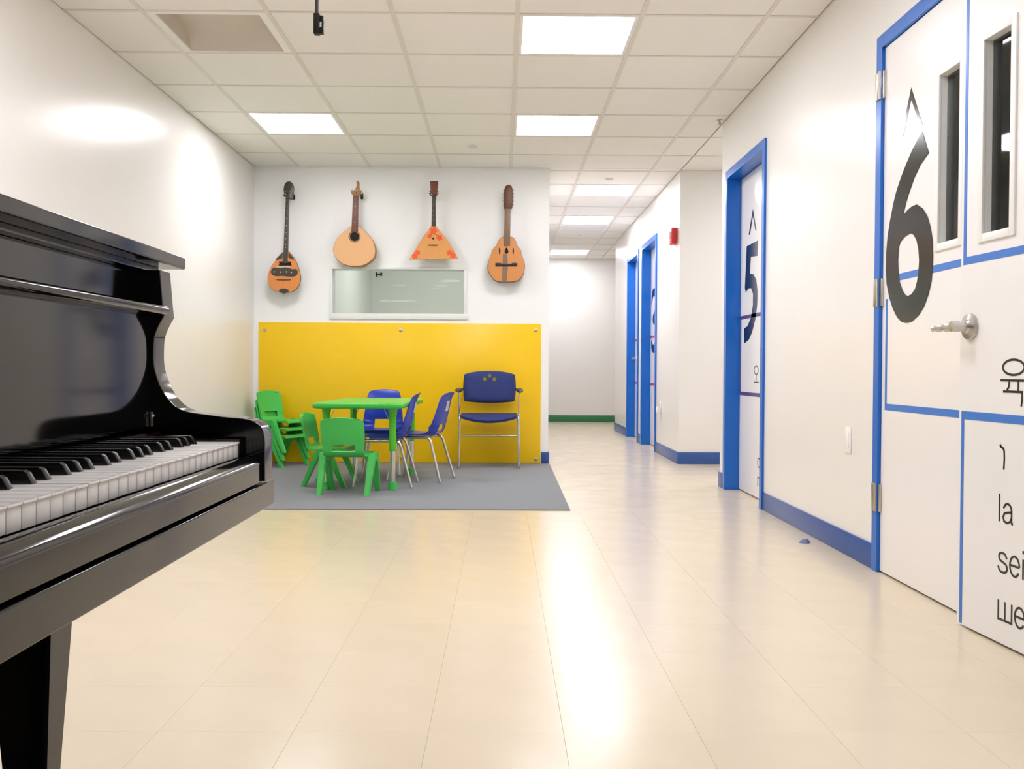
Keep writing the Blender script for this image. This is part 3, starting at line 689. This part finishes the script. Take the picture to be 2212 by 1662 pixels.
obj('back_panel', box(-1.02, -1.00, YA, YZ, .05, .96), M['black'], root, org=po, smooth=False)
for s_, yc in ((1, 1.247), (-1, 2*.748-1.247)):
    b = bmesh.new(); rings = []
    for (z, xa_, xb_, d0, d1) in ((.6165, -.665, -.570, -.040, .040), (.48, -.648, -.570, -.044, .018), (.30, -.624, -.570, -.056, -.013), (.02, -.600, -.566, -.060, -.030), (0.0, -.598, -.568, -.059, -.031)):
        rings.append([b.verts.new((x, yc+s_*d, z)) for x, d in ((xa_, d0), (xb_, d0), (xb_, d1), (xa_, d1))])
    for A, B in zip(rings, rings[1:]):
        for q in range(4): b.faces.new((A[q], A[(q+1) % 4], B[(q+1) % 4], B[q]))
    b.faces.new(rings[0]); b.faces.new(rings[-1])
    bmesh.ops.bevel(b, geom=[e for e in b.edges if abs(e.verts[0].co.z-e.verts[1].co.z) > .01], offset=.003, segments=2, affect='EDGES')
    obj('leg', b, M['black'], root, org=po)

# ---- children's table
root = empty('activity_table', (-0.935, 6.84, 0.007), R(-2.6)); tag(root, 'green rectangular children\'s table with steel height-adjustable legs', 'table')
def rrect(hx, hy, r, n=6):
    out = []
    for cx, cy, a0 in ((hx-r, hy-r, 0), (-hx+r, hy-r, 90), (-hx+r, -hy+r, 180), (hx-r, -hy+r, 270)):
        for k in range(n+1): out.append((cx+r*math.cos(R(a0+90*k/n)), cy+r*math.sin(R(a0+90*k/n))))
    return out
b = bmesh.new(); rings = []
for (z, inset) in ((.552, .05), (.548, .016), (.550, .006), (.558, .0), (.572, .0), (.581, .004), (.5855, .014), (.584, .030), (.584, .06)):
    rings.append([b.verts.new((x, y, z)) for x, y in rrect(.305-inset, .590-inset, max(.02, .09-inset), 6)])
for A, B in zip(rings, rings[1:]):
    for q in range(len(A)): b.faces.new((A[q], A[(q+1) % len(A)], B[(q+1) % len(A)], B[q]))
b.faces.new(rings[0][::-1]); b.faces.new(rings[-1]); obj('table_top', b, M['green_top'], root, ang=60)
for sx in (-1, 1):
    for sy in (-1, 1):
        x, y = sx*.224, sy*.452
        lg = obj('leg', lathe([(.034, .553), (.030, .53), (.0245, .49), (.0235, .40), (.0235, .265), (.020, .262)], lambda a, c, t: (x+a, y+c, t), 20), M['lime'], root)
        obj('lower_tube', tube([(x, y, .30), (x, y, .03)], .0195, 16), M['chrome'], root)
        obj('foot_cap', lathe([(.0295, .055), (.0305, .045), (.0305, .003), (.028, 0)], lambda a, c, t: (x+a, y+c, t), 18), M['green'], root)
        obj('brace', tube([(x-sx*.02, y, .46), (x-sx*.06, y, .552)], .0026, 6), M['chrome'], root)
        obj('brace', tube([(x, y-sy*.02, .46), (x, y-sy*.06, .552)], .0026, 6), M['chrome'], root)

# ---- moulded chair shells
def chair_rows(prof, nu, sub, curl, bow):
    pr = spline(prof, sub, False); rows = []
    n = len(pr)
    for i, (y, z, hw) in enumerate(pr):
        a = pr[max(i-1, 0)]; c = pr[min(i+1, n-1)]; d = Vector((0, c[0]-a[0], c[1]-a[1])).normalized(); nrm = Vector((0, d.z, -d.y))
        tt = i/(n-1)
        if tt > .55: nrm = Vector((0, 1, 0))
        if nrm.y < 0 and abs(nrm.y) > abs(nrm.z): nrm = -nrm
        if abs(nrm.z) >= abs(nrm.y) and nrm.z < 0: nrm = -nrm
        cu = curl(i/(n-1)); bw = bow(i/(n-1))*min(1, hw/.13)**2
        row = []
        for j in range(nu+1):
            u = -1+2*j/nu
            p = Vector((u*hw, y, z))+nrm*(cu*abs(u)**3+bw*u*u)
            if tt > .8: p.z -= .012*u*u*(tt-.8)/.2
            row.append(p)
        rows.append(row)
    return rows
def split_shell(name_a, name_b, rows, thick, cut, hole, m, root):
    n = len(rows)
    ok = lambda i, j: not hole(i, j)
    obj(name_a, shell(rows[:cut+1], thick, ok), M[m], root, ang=60)
    obj(name_b, shell(rows[cut:], thick, lambda i, j: ok(i+cut, j)), M[m], root, ang=60)

def green_chair():
    root = empty('stacking_chair', (0, 0, 0))
    prof = [(.148, .236, .120), (.146, .252, .128), (.128, .262, .134), (.06, .256, .137), (-.03, .252, .137), (-.088, .254, .136), (-.118, .268, .135), (-.132, .292, .134), (-.140, .318, .135), (-.150, .352, .139), (-.164, .42, .141), (-.176, .475, .138), (-.181, .495, .128), (-.183, .503, .105)]
    rows = chair_rows(prof, 14, 3, lambda t: .004 if t < .5 else .0, lambda t: .0 if t < .45 else .018*min(1, (t-.45)/.2))
    zc = [(r[7].z, r[7].y) for r in rows]
    hole = lambda i, j: zc[i][1] < -.10 and .286 < (zc[i][0]+zc[min(i+1, len(zc)-1)][0])/2 < .326 and 3 <= j <= 10
    cut = next(i for i, (z, y) in enumerate(zc) if y < -.10 and z > .305)
    split_shell('seat', 'backrest', rows, .013, cut, hole, 'green', root)
    for sx in (-1, 1):
        # shoulder that carries the two legs of this side
        b = prism(spline([(-.046, .250), (-.028, .262), (.0, .265), (.028, .262), (.046, .250), (.052, .222), (.0, .205), (-.052, .222)], 3), lambda a, c, t: (sx*t, a, c), .118, .186, bev=.010)
        obj('leg_shoulder', b, M['green'], root, ang=50)
        for sy in (-1, 1):
            b = bmesh.new(); rings = []
            for (t, wx, wy) in ((0, .026, .024), (.5, .021, .019), (1, .017, .015)):
                c = Vector((sx*(.162-.006*t), sy*(.022+.122*t), .262*(1-t)))
                rings.append([b.verts.new(c+Vector((sx*dx*wx, dy*wy, 0))) for dx, dy in ((-1, -1), (1, -1), (1, 1), (-1, 1))])
            for A, B in zip(rings, rings[1:]):
                for q in range(4): b.faces.new((A[q], A[(q+1) % 4], B[(q+1) % 4], B[q]))
            b.faces.new(rings[0]); b.faces.new(rings[-1])
            bmesh.ops.recalc_face_normals(b, faces=b.faces)
            bmesh.ops.bevel(b, geom=[e for e in b.edges if abs(e.verts[0].co.z-e.verts[1].co.z) > .01], offset=.005, segments=2, affect='EDGES')
            obj('leg', b, M['green'], root)
    return root
gc = green_chair(); GZ = .0076
def heading(fx, fy): return math.atan2(fy, fx)-math.pi/2
SF = (.88, -.475); sc = Vector((-1.845, 7.975, GZ)); sf = Vector((SF[0], SF[1], 0))
spots = [((-.998, 6.222, GZ), heading(.113, .993), 'green plastic children\'s chair seen from behind at the table\'s front end'),
         ((-1.202, 6.680, GZ), heading(.99, -.12), 'green plastic children\'s chair tucked in at the table\'s left side'),
         (tuple(sc), heading(*SF), 'bottom green chair of the stack of three in the corner'),
         (tuple(sc+sf*.012+Vector((0, 0, .062))), heading(*SF), 'middle green chair of the stack of three in the corner'),
         (tuple(sc+sf*.024+Vector((0, 0, .124))), heading(*SF), 'topmost green chair of the stack of three in the corner')]
for k, (loc, rz, lab) in enumerate(spots):
    o = gc if k == 0 else copy_tree(gc)
    o.location = loc; o.rotation_euler = (0, 0, rz); tag(o, lab, 'chair', 'green plastic children\'s chairs')

def blue_chair():
    root = empty('school_chair', (0, 0, 0))
    prof = [(.205, .312, .135), (.200, .332, .148), (.175, .345, .155), (.08, .340, .160), (-.02, .333, .160), (-.09, .334, .159), (-.130, .350, .158), (-.150, .385, .156), (-.163, .43, .152), (-.182, .52, .142), (-.198, .59, .132), (-.214, .628, .120), (-.224, .644, .098), (-.228, .648, .070)]
    rows = chair_rows(prof, 18, 3, lambda t: .030*math.exp(-((t-.50)/.16)**2)+.004, lambda t: .0 if t < .35 else .016*min(1, (t-.35)/.2))
    zc = [(r[9].z, r[9].y) for r in rows]
    hole = lambda i, j: zc[i][1] < -.11 and .345 < (zc[i][0]+zc[min(i+1, len(zc)-1)][0])/2 < .412 and 5 <= j <= 12
    cut = next(i for i, (z, y) in enumerate(zc) if y < -.11 and z > .378)
    split_shell('seat', 'backrest', rows, .0055, cut, hole, 'blue', root)
    b = bmesh.new()
    for k, (x, z) in enumerate(((-.032, .505), (.032, .505), (.032, .580), (-.032, .580))):
        yr = -.1795-.215*(z-.508)+.016*(x/.14)**2-.0066
        b.verts.new((x, yr, z)); b.verts.new((x, yr-.0008, z))
    v = list(b.verts); b.verts.ensure_lookup_table()
    for q in ((0, 2, 4, 6), (7, 5, 3, 1), (0, 1, 3, 2), (2, 3, 5, 4), (4, 5, 7, 6), (6, 7, 1, 0)): b.faces.new([v[k] for k in q])
    obj('sticker', b, M['sticker'], root, smooth=False)
    for sx in (-1, 1):
        for sy in (-1, 1):
            foot = (sx*.168, .205 if sy > 0 else -.192, .004); top = (sx*.137, .150 if sy > 0 else -.105, .318)
            mid = (sx*.137, .02, .318)
            obj('leg', tube(arc_path([foot, top, mid], .035, 6), .0098, 12), M['chrome'], root, ang=60)
            obj('foot_glide', tube([(foot[0], foot[1], .0), (foot[0]*.997, foot[1], .007)], .0105, 16), M['steel'], root)
    obj('cross_bar', tube([(-.137, -.075, .316), (.137, -.075, .316)], .006, 8), M['chrome'], root)
    obj('cross_bar', tube([(-.137, .11, .316), (.137, .11, .316)], .006, 8), M['chrome'], root)
    return root
bc = blue_chair()
spots = [((-.800, 6.648, GZ), heading(-.999, .04), 'blue school chair tucked under the table\'s right side next to its front leg'),
         ((-.584, 6.985, GZ), heading(-.968, .25), 'blue school chair pulled out from the table, nearest the armchair'),
         ((-.943, 7.435, GZ), heading(0, -1), 'blue school chair facing the viewer from the table\'s far end')]
for k, (loc, rz, lab) in enumerate(spots):
    o = bc if k == 0 else copy_tree(bc)
    o.location = loc; o.rotation_euler = (0, 0, rz); tag(o, lab, 'chair', 'blue plastic school chairs with chrome legs')

# ---- armchair
root = empty('armchair', (-.107, 7.93, .0082), math.pi); tag(root, 'navy upholstered armchair with slim chrome frame by the yellow panel', 'armchair')
def pad(outline, y0, y1, bulge, tilt, n=5):
    b = bmesh.new(); rings = []
    cx = sum(p[0] for p in outline)/len(outline); cz = sum(p[1] for p in outline)/len(outline)
    seq = [(y0, .90), (y0+.004, .96), ((y0+y1)/2, 1.0), (y1-.004, .975), (y1+bulge*.5, .90), (y1+bulge*.9, .70), (y1+bulge, .40)]
    for y, s in seq: rings.append([b.verts.new((cx+(px-cx)*s, y+tilt*(cz+(pz-cz)*s-cz), cz+(pz-cz)*s)) for px, pz in outline])
    m_ = len(outline)
    for A, B in zip(rings, rings[1:]):
        for q in range(m_): b.faces.new((A[q], A[(q+1) % m_], B[(q+1) % m_], B[q]))
    b.faces.new(rings[0][::-1]); b.faces.new(rings[-1]); return b
bo = spline([(-.205, .770), (-.11, .791), (0, .797), (.11, .791), (.205, .770), (.217, .745), (.223, .66), (.217, .565), (.200, .540), (.10, .530), (0, .527), (-.10, .530), (-.200, .540), (-.217, .565), (-.223, .66), (-.217, .745)], 3)
back = obj('backrest', pad(bo, -.150, -.120, .016, -.16), M['navy'], root, ang=60)
for (x, z) in ((.041, .727), (0, .755), (-.041, .727)):
    yb = -.1005-.16*(z-.66)
    obj('emblem', lathe([(.022 if x else .016, 0), (.022 if x else .016, .0015), (.001, .0018)], lambda a, c, t: (x+a, yb+t, z+c), 4 if x else 14), M['gold'], back, smooth=False)
rows = []
for k in range(9):
    y = -.13+.345*k/8
    rows.append([(u*.232*(1-.05*max(0, (k-6)/2)), y, .441-.012*(1-u*u)*math.sin(k/8*math.pi)-.040*(1-u*u)*max(0, (k-5)/3)**2-.008*max(0, (k-6)/2)) for u in [-1+2*j/12 for j in range(13)]])
rows = [[Vector(p) for p in r] for r in rows]
obj('seat', shell(rows, -.022), M['navy'], root, ang=60)
for sx in (-1, 1):
    xo = sx*.243
    obj('front_leg', tube(arc_path([(xo, .182, .004), (sx*.238, .165, .425), (sx*.232, -.12, .428)], .03), .0085, 10), M['chrome'], root, ang=60)
    obj('rear_leg', tube(arc_path([(sx*.252, -.165, .004), (sx*.250, .02, .40), (sx*.250, .06, .618)], .25, 10), .0075, 10), M['chrome'], root, ang=60)
    obj('sled_rail', tube([(xo, .182, .010), (sx*.252, -.165, .010)], .0085, 10), M['chrome'], root, ang=60)
    obj('foot_glide', tube([(xo+sx*.004, .184, .0115), (xo-sx*.001, .172, .014)], .010, 16), M['darkplastic'], root)
    b = bmesh.new(); rings = []
    for k in range(11):
        t = k/10; s = math.sin(max(.12, min(1, (t if t < .5 else 1-t)*5))*math.pi/2)
        c = Vector((sx*.252, -.135+.30*t, .630+.010*math.sin(t*math.pi)))
        rings.append([b.verts.new(c+Vector((math.cos(2*math.pi*q/12)*.029*s, 0, math.sin(2*math.pi*q/12)*.017*s))) for q in range(12)])
    for A, B in zip(rings, rings[1:]):
        for q in range(12): b.faces.new((A[q], A[(q+1) % 12], B[(q+1) % 12], B[q]))
    b.faces.new(rings[0][::-1]); b.faces.new(rings[-1]); obj('armrest', b, M['darkplastic'], root, ang=60)
    obj('arm_bracket', tube([(sx*.250, -.12, .635), (sx*.195, -.143, .650)], .009, 12), M['darkplastic'], root)
obj('stretcher', tube([(-.246, .01, .258), (.246, .01, .258)], .0075, 10), M['chrome'], root)
obj('seat_bar', tube([(-.232, -.118, .428), (.232, -.118, .428)], .0075, 10), M['chrome'], root)

# ---- instruments hanging on the back wall
YF = 8.10
def iso(o2): return lambda a, c, t: (a, t, c)
def P2(key): return [(a/1000, c/1000) for a, c in OUT[key]]
def body(key, rings, m, root, sub=3):
    pts = spline(P2(key), sub); n = len(pts); cx = sum(p[0] for p in pts)/n; cz = sum(p[1] for p in pts)/n
    b = bmesh.new(); R_ = [[b.verts.new((cx+(p[0]-cx)*s, y, cz+(p[1]-cz)*s)) for p in pts] for y, s in rings]
    for A, B in zip(R_, R_[1:]):
        for q in range(n): b.faces.new((A[q], A[(q+1) % n], B[(q+1) % n], B[q]))
    b.faces.new(R_[0][::-1]); b.faces.new(R_[-1]); return obj('body', b, M[m], root, ang=40)
def top(key, m, root, sub=3, s=.985):
    pts = spline(P2(key), sub); n = len(pts); cx = sum(p[0] for p in pts)/n; cz = sum(p[1] for p in pts)/n
    return obj('soundboard', prism([(cx+(a-cx)*s, cz+(c-cz)*s) for a, c in pts], iso(0), -.003, .001), M[m], root, ang=40)
def flat(name, key, m, root, y0, y1, sub=0, bev=0.0):
    pts = P2(key); pts = spline(pts, sub) if sub else pts
    return obj(name, prism(pts, iso(0), y0, y1, bev=bev), M[m], root, ang=40)
def disc(name, x, z, r, m, root, y0=-.0045, y1=-.002, n=20): return obj(name, lathe([(r, y1), (r, y0), (.0005, y0)], lambda a, c, t: (x+a, t, z+c), n), M[m], root, smooth=False)
def ring(name, x, z, r0, r1, m, root, n=28):
    b = fill2d([[(x+r1*math.cos(2*math.pi*k/n), z+r1*math.sin(2*math.pi*k/n)) for k in range(n)], [(x+r0*math.cos(2*math.pi*k/n), z+r0*math.sin(2*math.pi*k/n)) for k in range(n)]], .0006, lambda a, c, t: (a, -.0038+t, c))
    return obj(name, b, M[m], root, smooth=False)
def frets(key, m, root, n, fr=.0):
    p = P2(key); zt = max(c for a, c in p); zb = min(c for a, c in p)
    xs = lambda z: ((p[0][0]+p[1][0])/2)+( (p[-1][0]+p[-2][0])/2-(p[0][0]+p[1][0])/2)*((zt-z)/(zt-zb))
    for k in range(n):
        z = zt-(zt-zb)*(1-.5**((k+1)/7.0))*.98/(1-.5**((n+1)/7.0))
        obj('fret', box(xs(z)-.013, xs(z)+.013, -.0135, -.012, z-.0006, z+.0006), M['brownwood'], root, smooth=False)
def dots(pts, m, root, y=-.0135, r=.004):
    for (x, z) in pts: disc('inlay', x, z, r, m, root, y-.001, y+.001, 10)
def hanger(x, z, label):
    r = empty('wall_hanger', (x, YB, z)); tag(r, label, 'hanger', 'instrument wall hangers')
    obj('base_plate', box(-.011, .011, -.008, 0, -.022, .022, .003), M['blackmetal'], r)
    b = tube([(0, -.004, 0), (0, -.10, 0)], .005, 16)
    tube(arc_path([(-.026, -.155, .004), (-.024, -.10, 0), (.024, -.10, 0), (.026, -.155, .004)], .02), .005, 16, bm=b)
    obj('yoke', b, M['blackmetal'], r)
# 1 teardrop bouzouki
r = empty('bouzouki', (-1.86, YF, 1.45)); tag(r, 'leftmost hanging instrument, long-necked teardrop lute with dark scroll plate', 'string instrument', 'hanging string instruments')
body('bz_body', [(0, 1.0), (.02, 1.0), (.05, .95), (.085, .80), (.112, .52), (.124, .20)], 'walnut', r)
top('bz_body', 'spruce1', r); flat('neck', 'bz_neck', 'darkwood', r, -.012, .012, bev=.002); flat('headstock', 'bz_head', 'tort', r, -.012, .010, 3, .002)
flat('sound_hole', 'bz_hole', 'dark', r, -.0042, -.002); flat('pick_guard', 'bz_guardL', 'tort', r, -.0045, -.002); flat('pick_guard', 'bz_guardR', 'tort', r, -.0045, -.002)
flat('scroll_plate', 'bz_plate', 'tort', r, -.0050, -.002, 2); flat('bridge', 'bz_bridge', 'walnut', r, -.010, -.002); flat('tail_piece', 'bz_tail', 'tort', r, -.007, .004, 2)
p = P2('bz_plate'); zc = sum(c for a, c in p)/len(p)
dots([(-.075, zc-.002), (-.020, zc-.004), (.028, zc-.002), (.070, zc-.006)], 'bead', r, -.0056, .006); 
p = P2('bz_hole'); obj('rosette', box(-.058, .058, -.0044, -.0025, p[4][1]-.013, p[4][1]-.003), M['bead'], r, smooth=False)
nk = P2('bz_neck'); cx0 = (nk[0][0]+nk[1][0])/2; cx1 = (nk[3][0]+nk[4][0])/2
dots([(cx0+(cx1-cx0)*t, nk[0][1]+(nk[3][1]-nk[0][1])*t) for t in (.18, .30, .42, .53, .62, .71, .76)], 'bead', r, -.0128, .0035); frets('bz_neck', 'steel', r, 14)
hd = P2('bz_head'); hx = cx0
for k in range(4):
    for sx in (-1, 1): obj('tuning_peg', lathe([(.004, 0), (.0035, -.008), (.0005, -.009)], lambda a, c, t: (hx+.006+sx*.020+a, -.012+t, .865-k*.026+c), 8), M['bead'], r)
hanger(-1.80, 2.292, 'black wall hanger behind the leftmost lute\'s head')
# 2 portuguese guitar
r = empty('round_guitar', (-1.25, YF, 1.685)); tag(r, 'pale round-bodied guitar with fan-shaped head above the interior window', 'string instrument', 'hanging string instruments')
body('pg_body', [(0, 1.0), (.004, 1.01), (.08, 1.01), (.088, .99)], 'tanwood', r); top('pg_body', 'spruce2', r, 3, .99)
flat('neck', 'pg_neck', 'rosewood', r, -.012, .012, bev=.002); flat('headstock', 'pg_head', 'tanwood', r, -.014, .012, 0, .002)
(hx, hz), (h1, _), (h2, _2) = P2('pg_hole'); disc('sound_hole', hx, hz, h1-hx, 'dark', r); ring('rosette', hx, hz, h1-hx+.002, h2-hx, 'tanwood', r); ring('rosette', hx, hz, h1-hx+.006, h1-hx+.008, 'walnut', r)
nk = P2('pg_neck'); cx0 = (nk[0][0]+nk[1][0])/2; cx1 = (nk[2][0]+nk[3][0])/2
dots([(cx0+(cx1-cx0)*t, nk[0][1]+(nk[2][1]-nk[0][1])*t) for t in (.32, .50, .75)], 'bead', r, -.0128, .004); frets('pg_neck', 'steel', r, 14)
for k in range(6): obj('tuning_peg', tube([(-.018+k*.011, -.012, .655), (-.024+k*.0135, -.012, .640)], .003, 6), M['steel'], r)
hanger(-1.215, 2.300, 'black wall hanger behind the round guitar\'s head')
# 3 balalaika
r = empty('balalaika', (-.592, YF, 1.752)); tag(r, 'triangular balalaika painted with orange flowers', 'string instrument', 'hanging string instruments')
body('bl_body', [(0, 1.0), (.006, 1.0), (.05, .84), (.075, .62), (.085, .35)], 'tanwood', r, 1); top('bl_body', 'spruce3', r, 1, .992)
flat('neck', 'bl_neck', 'darkwood', r, -.010, .012, bev=.002); flat('headstock', 'bl_head', 'mahogany', r, -.012, .010, 0, .002)
hx, hz = P2('bl_hole')[0]; disc('sound_hole', hx, hz, .0085, 'dark', r, -.0050); flat('bridge', 'bl_bridge', 'walnut', r, -.010, -.002)
fl = P2('bl_flowers')
for k, (x, z) in enumerate(fl):
    rr = (.033, .024, .028, .024, .027, .027, .028)[k]; pts = []
    for q in range(40):
        a = 2*math.pi*q/40; s = rr*(.84+.16*math.cos(5*a+k)); pts.append((x+s*math.cos(a), z+s*math.sin(a)))
    obj('painted_flower', prism(pts, iso(0), -.0040-.0001*k, -.0028), M['orange'], r, smooth=False)
obj('painted_flower', tube([(fl[1][0], -.0040, fl[1][1]), (-.006, -.0040, .215), (.020, -.0040, .214), (fl[2][0], -.0040, fl[2][1])], .003, 6), M['orange'], r)
nk = P2('bl_neck'); cx0 = (nk[0][0]+nk[1][0])/2; cx1 = (nk[2][0]+nk[3][0])/2
dots([(cx0+(cx1-cx0)*t, nk[0][1]+(nk[2][1]-nk[0][1])*t) for t in (.35, .52, .68, .80)], 'bead', r, -.0108, .003)
for sx in (-1, 1):
    for z in (.575, .555): obj('tuning_peg', tube([(sx*.028+.005, 0, z), (sx*.040+.005, 0, z)], .004, 8), M['blackmetal'], r)
hanger(-.588, 2.292, 'black wall hanger behind the balalaika\'s head')
# 4 wavy-shouldered bandola
r = empty('bandola', (.028, YF, 1.565)); tag(r, 'rightmost hanging instrument, amber guitar with wavy shoulders and black bridge', 'string instrument', 'hanging string instruments')
body('bn_body', [(0, 1.0), (.003, 1.008), (.075, 1.008), (.082, .985)], 'walnut', r); top('bn_body', 'spruce4', r, 3, .99)
flat('neck', 'bn_neck', 'brownwood', r, -.012, .012, bev=.002); flat('headstock', 'bn_head', 'walnut', r, -.012, .012, 2, .003)
flat('sound_hole', 'bn_hole', 'dark', r, -.0045, -.002, 3); flat('sound_slit', 'bn_slitL', 'dark', r, -.0045, -.002, 3); flat('sound_slit', 'bn_slitR', 'dark', r, -.0045, -.002, 3)
flat('centre_strip', 'bn_strip', 'brownwood', r, -.0036, -.002); flat('bridge', 'bn_bridge', 'blackmetal', r, -.012, -.002, bev=.001)
nk = P2('bn_neck'); cx0 = (nk[0][0]+nk[1][0])/2; cx1 = (nk[2][0]+nk[3][0])/2; frets('bn_neck', 'steel', r, 14)
for k in range(5):
    for sx in (-1, 1): obj('tuning_peg', tube([(cx0+.006+sx*.032, .002, .775-k*.031), (cx0+.006+sx*.046, .002, .775-k*.031)], .0055, 8), M['steel'], r)
hanger(.042, 2.215, 'black wall hanger behind the rightmost guitar\'s head')
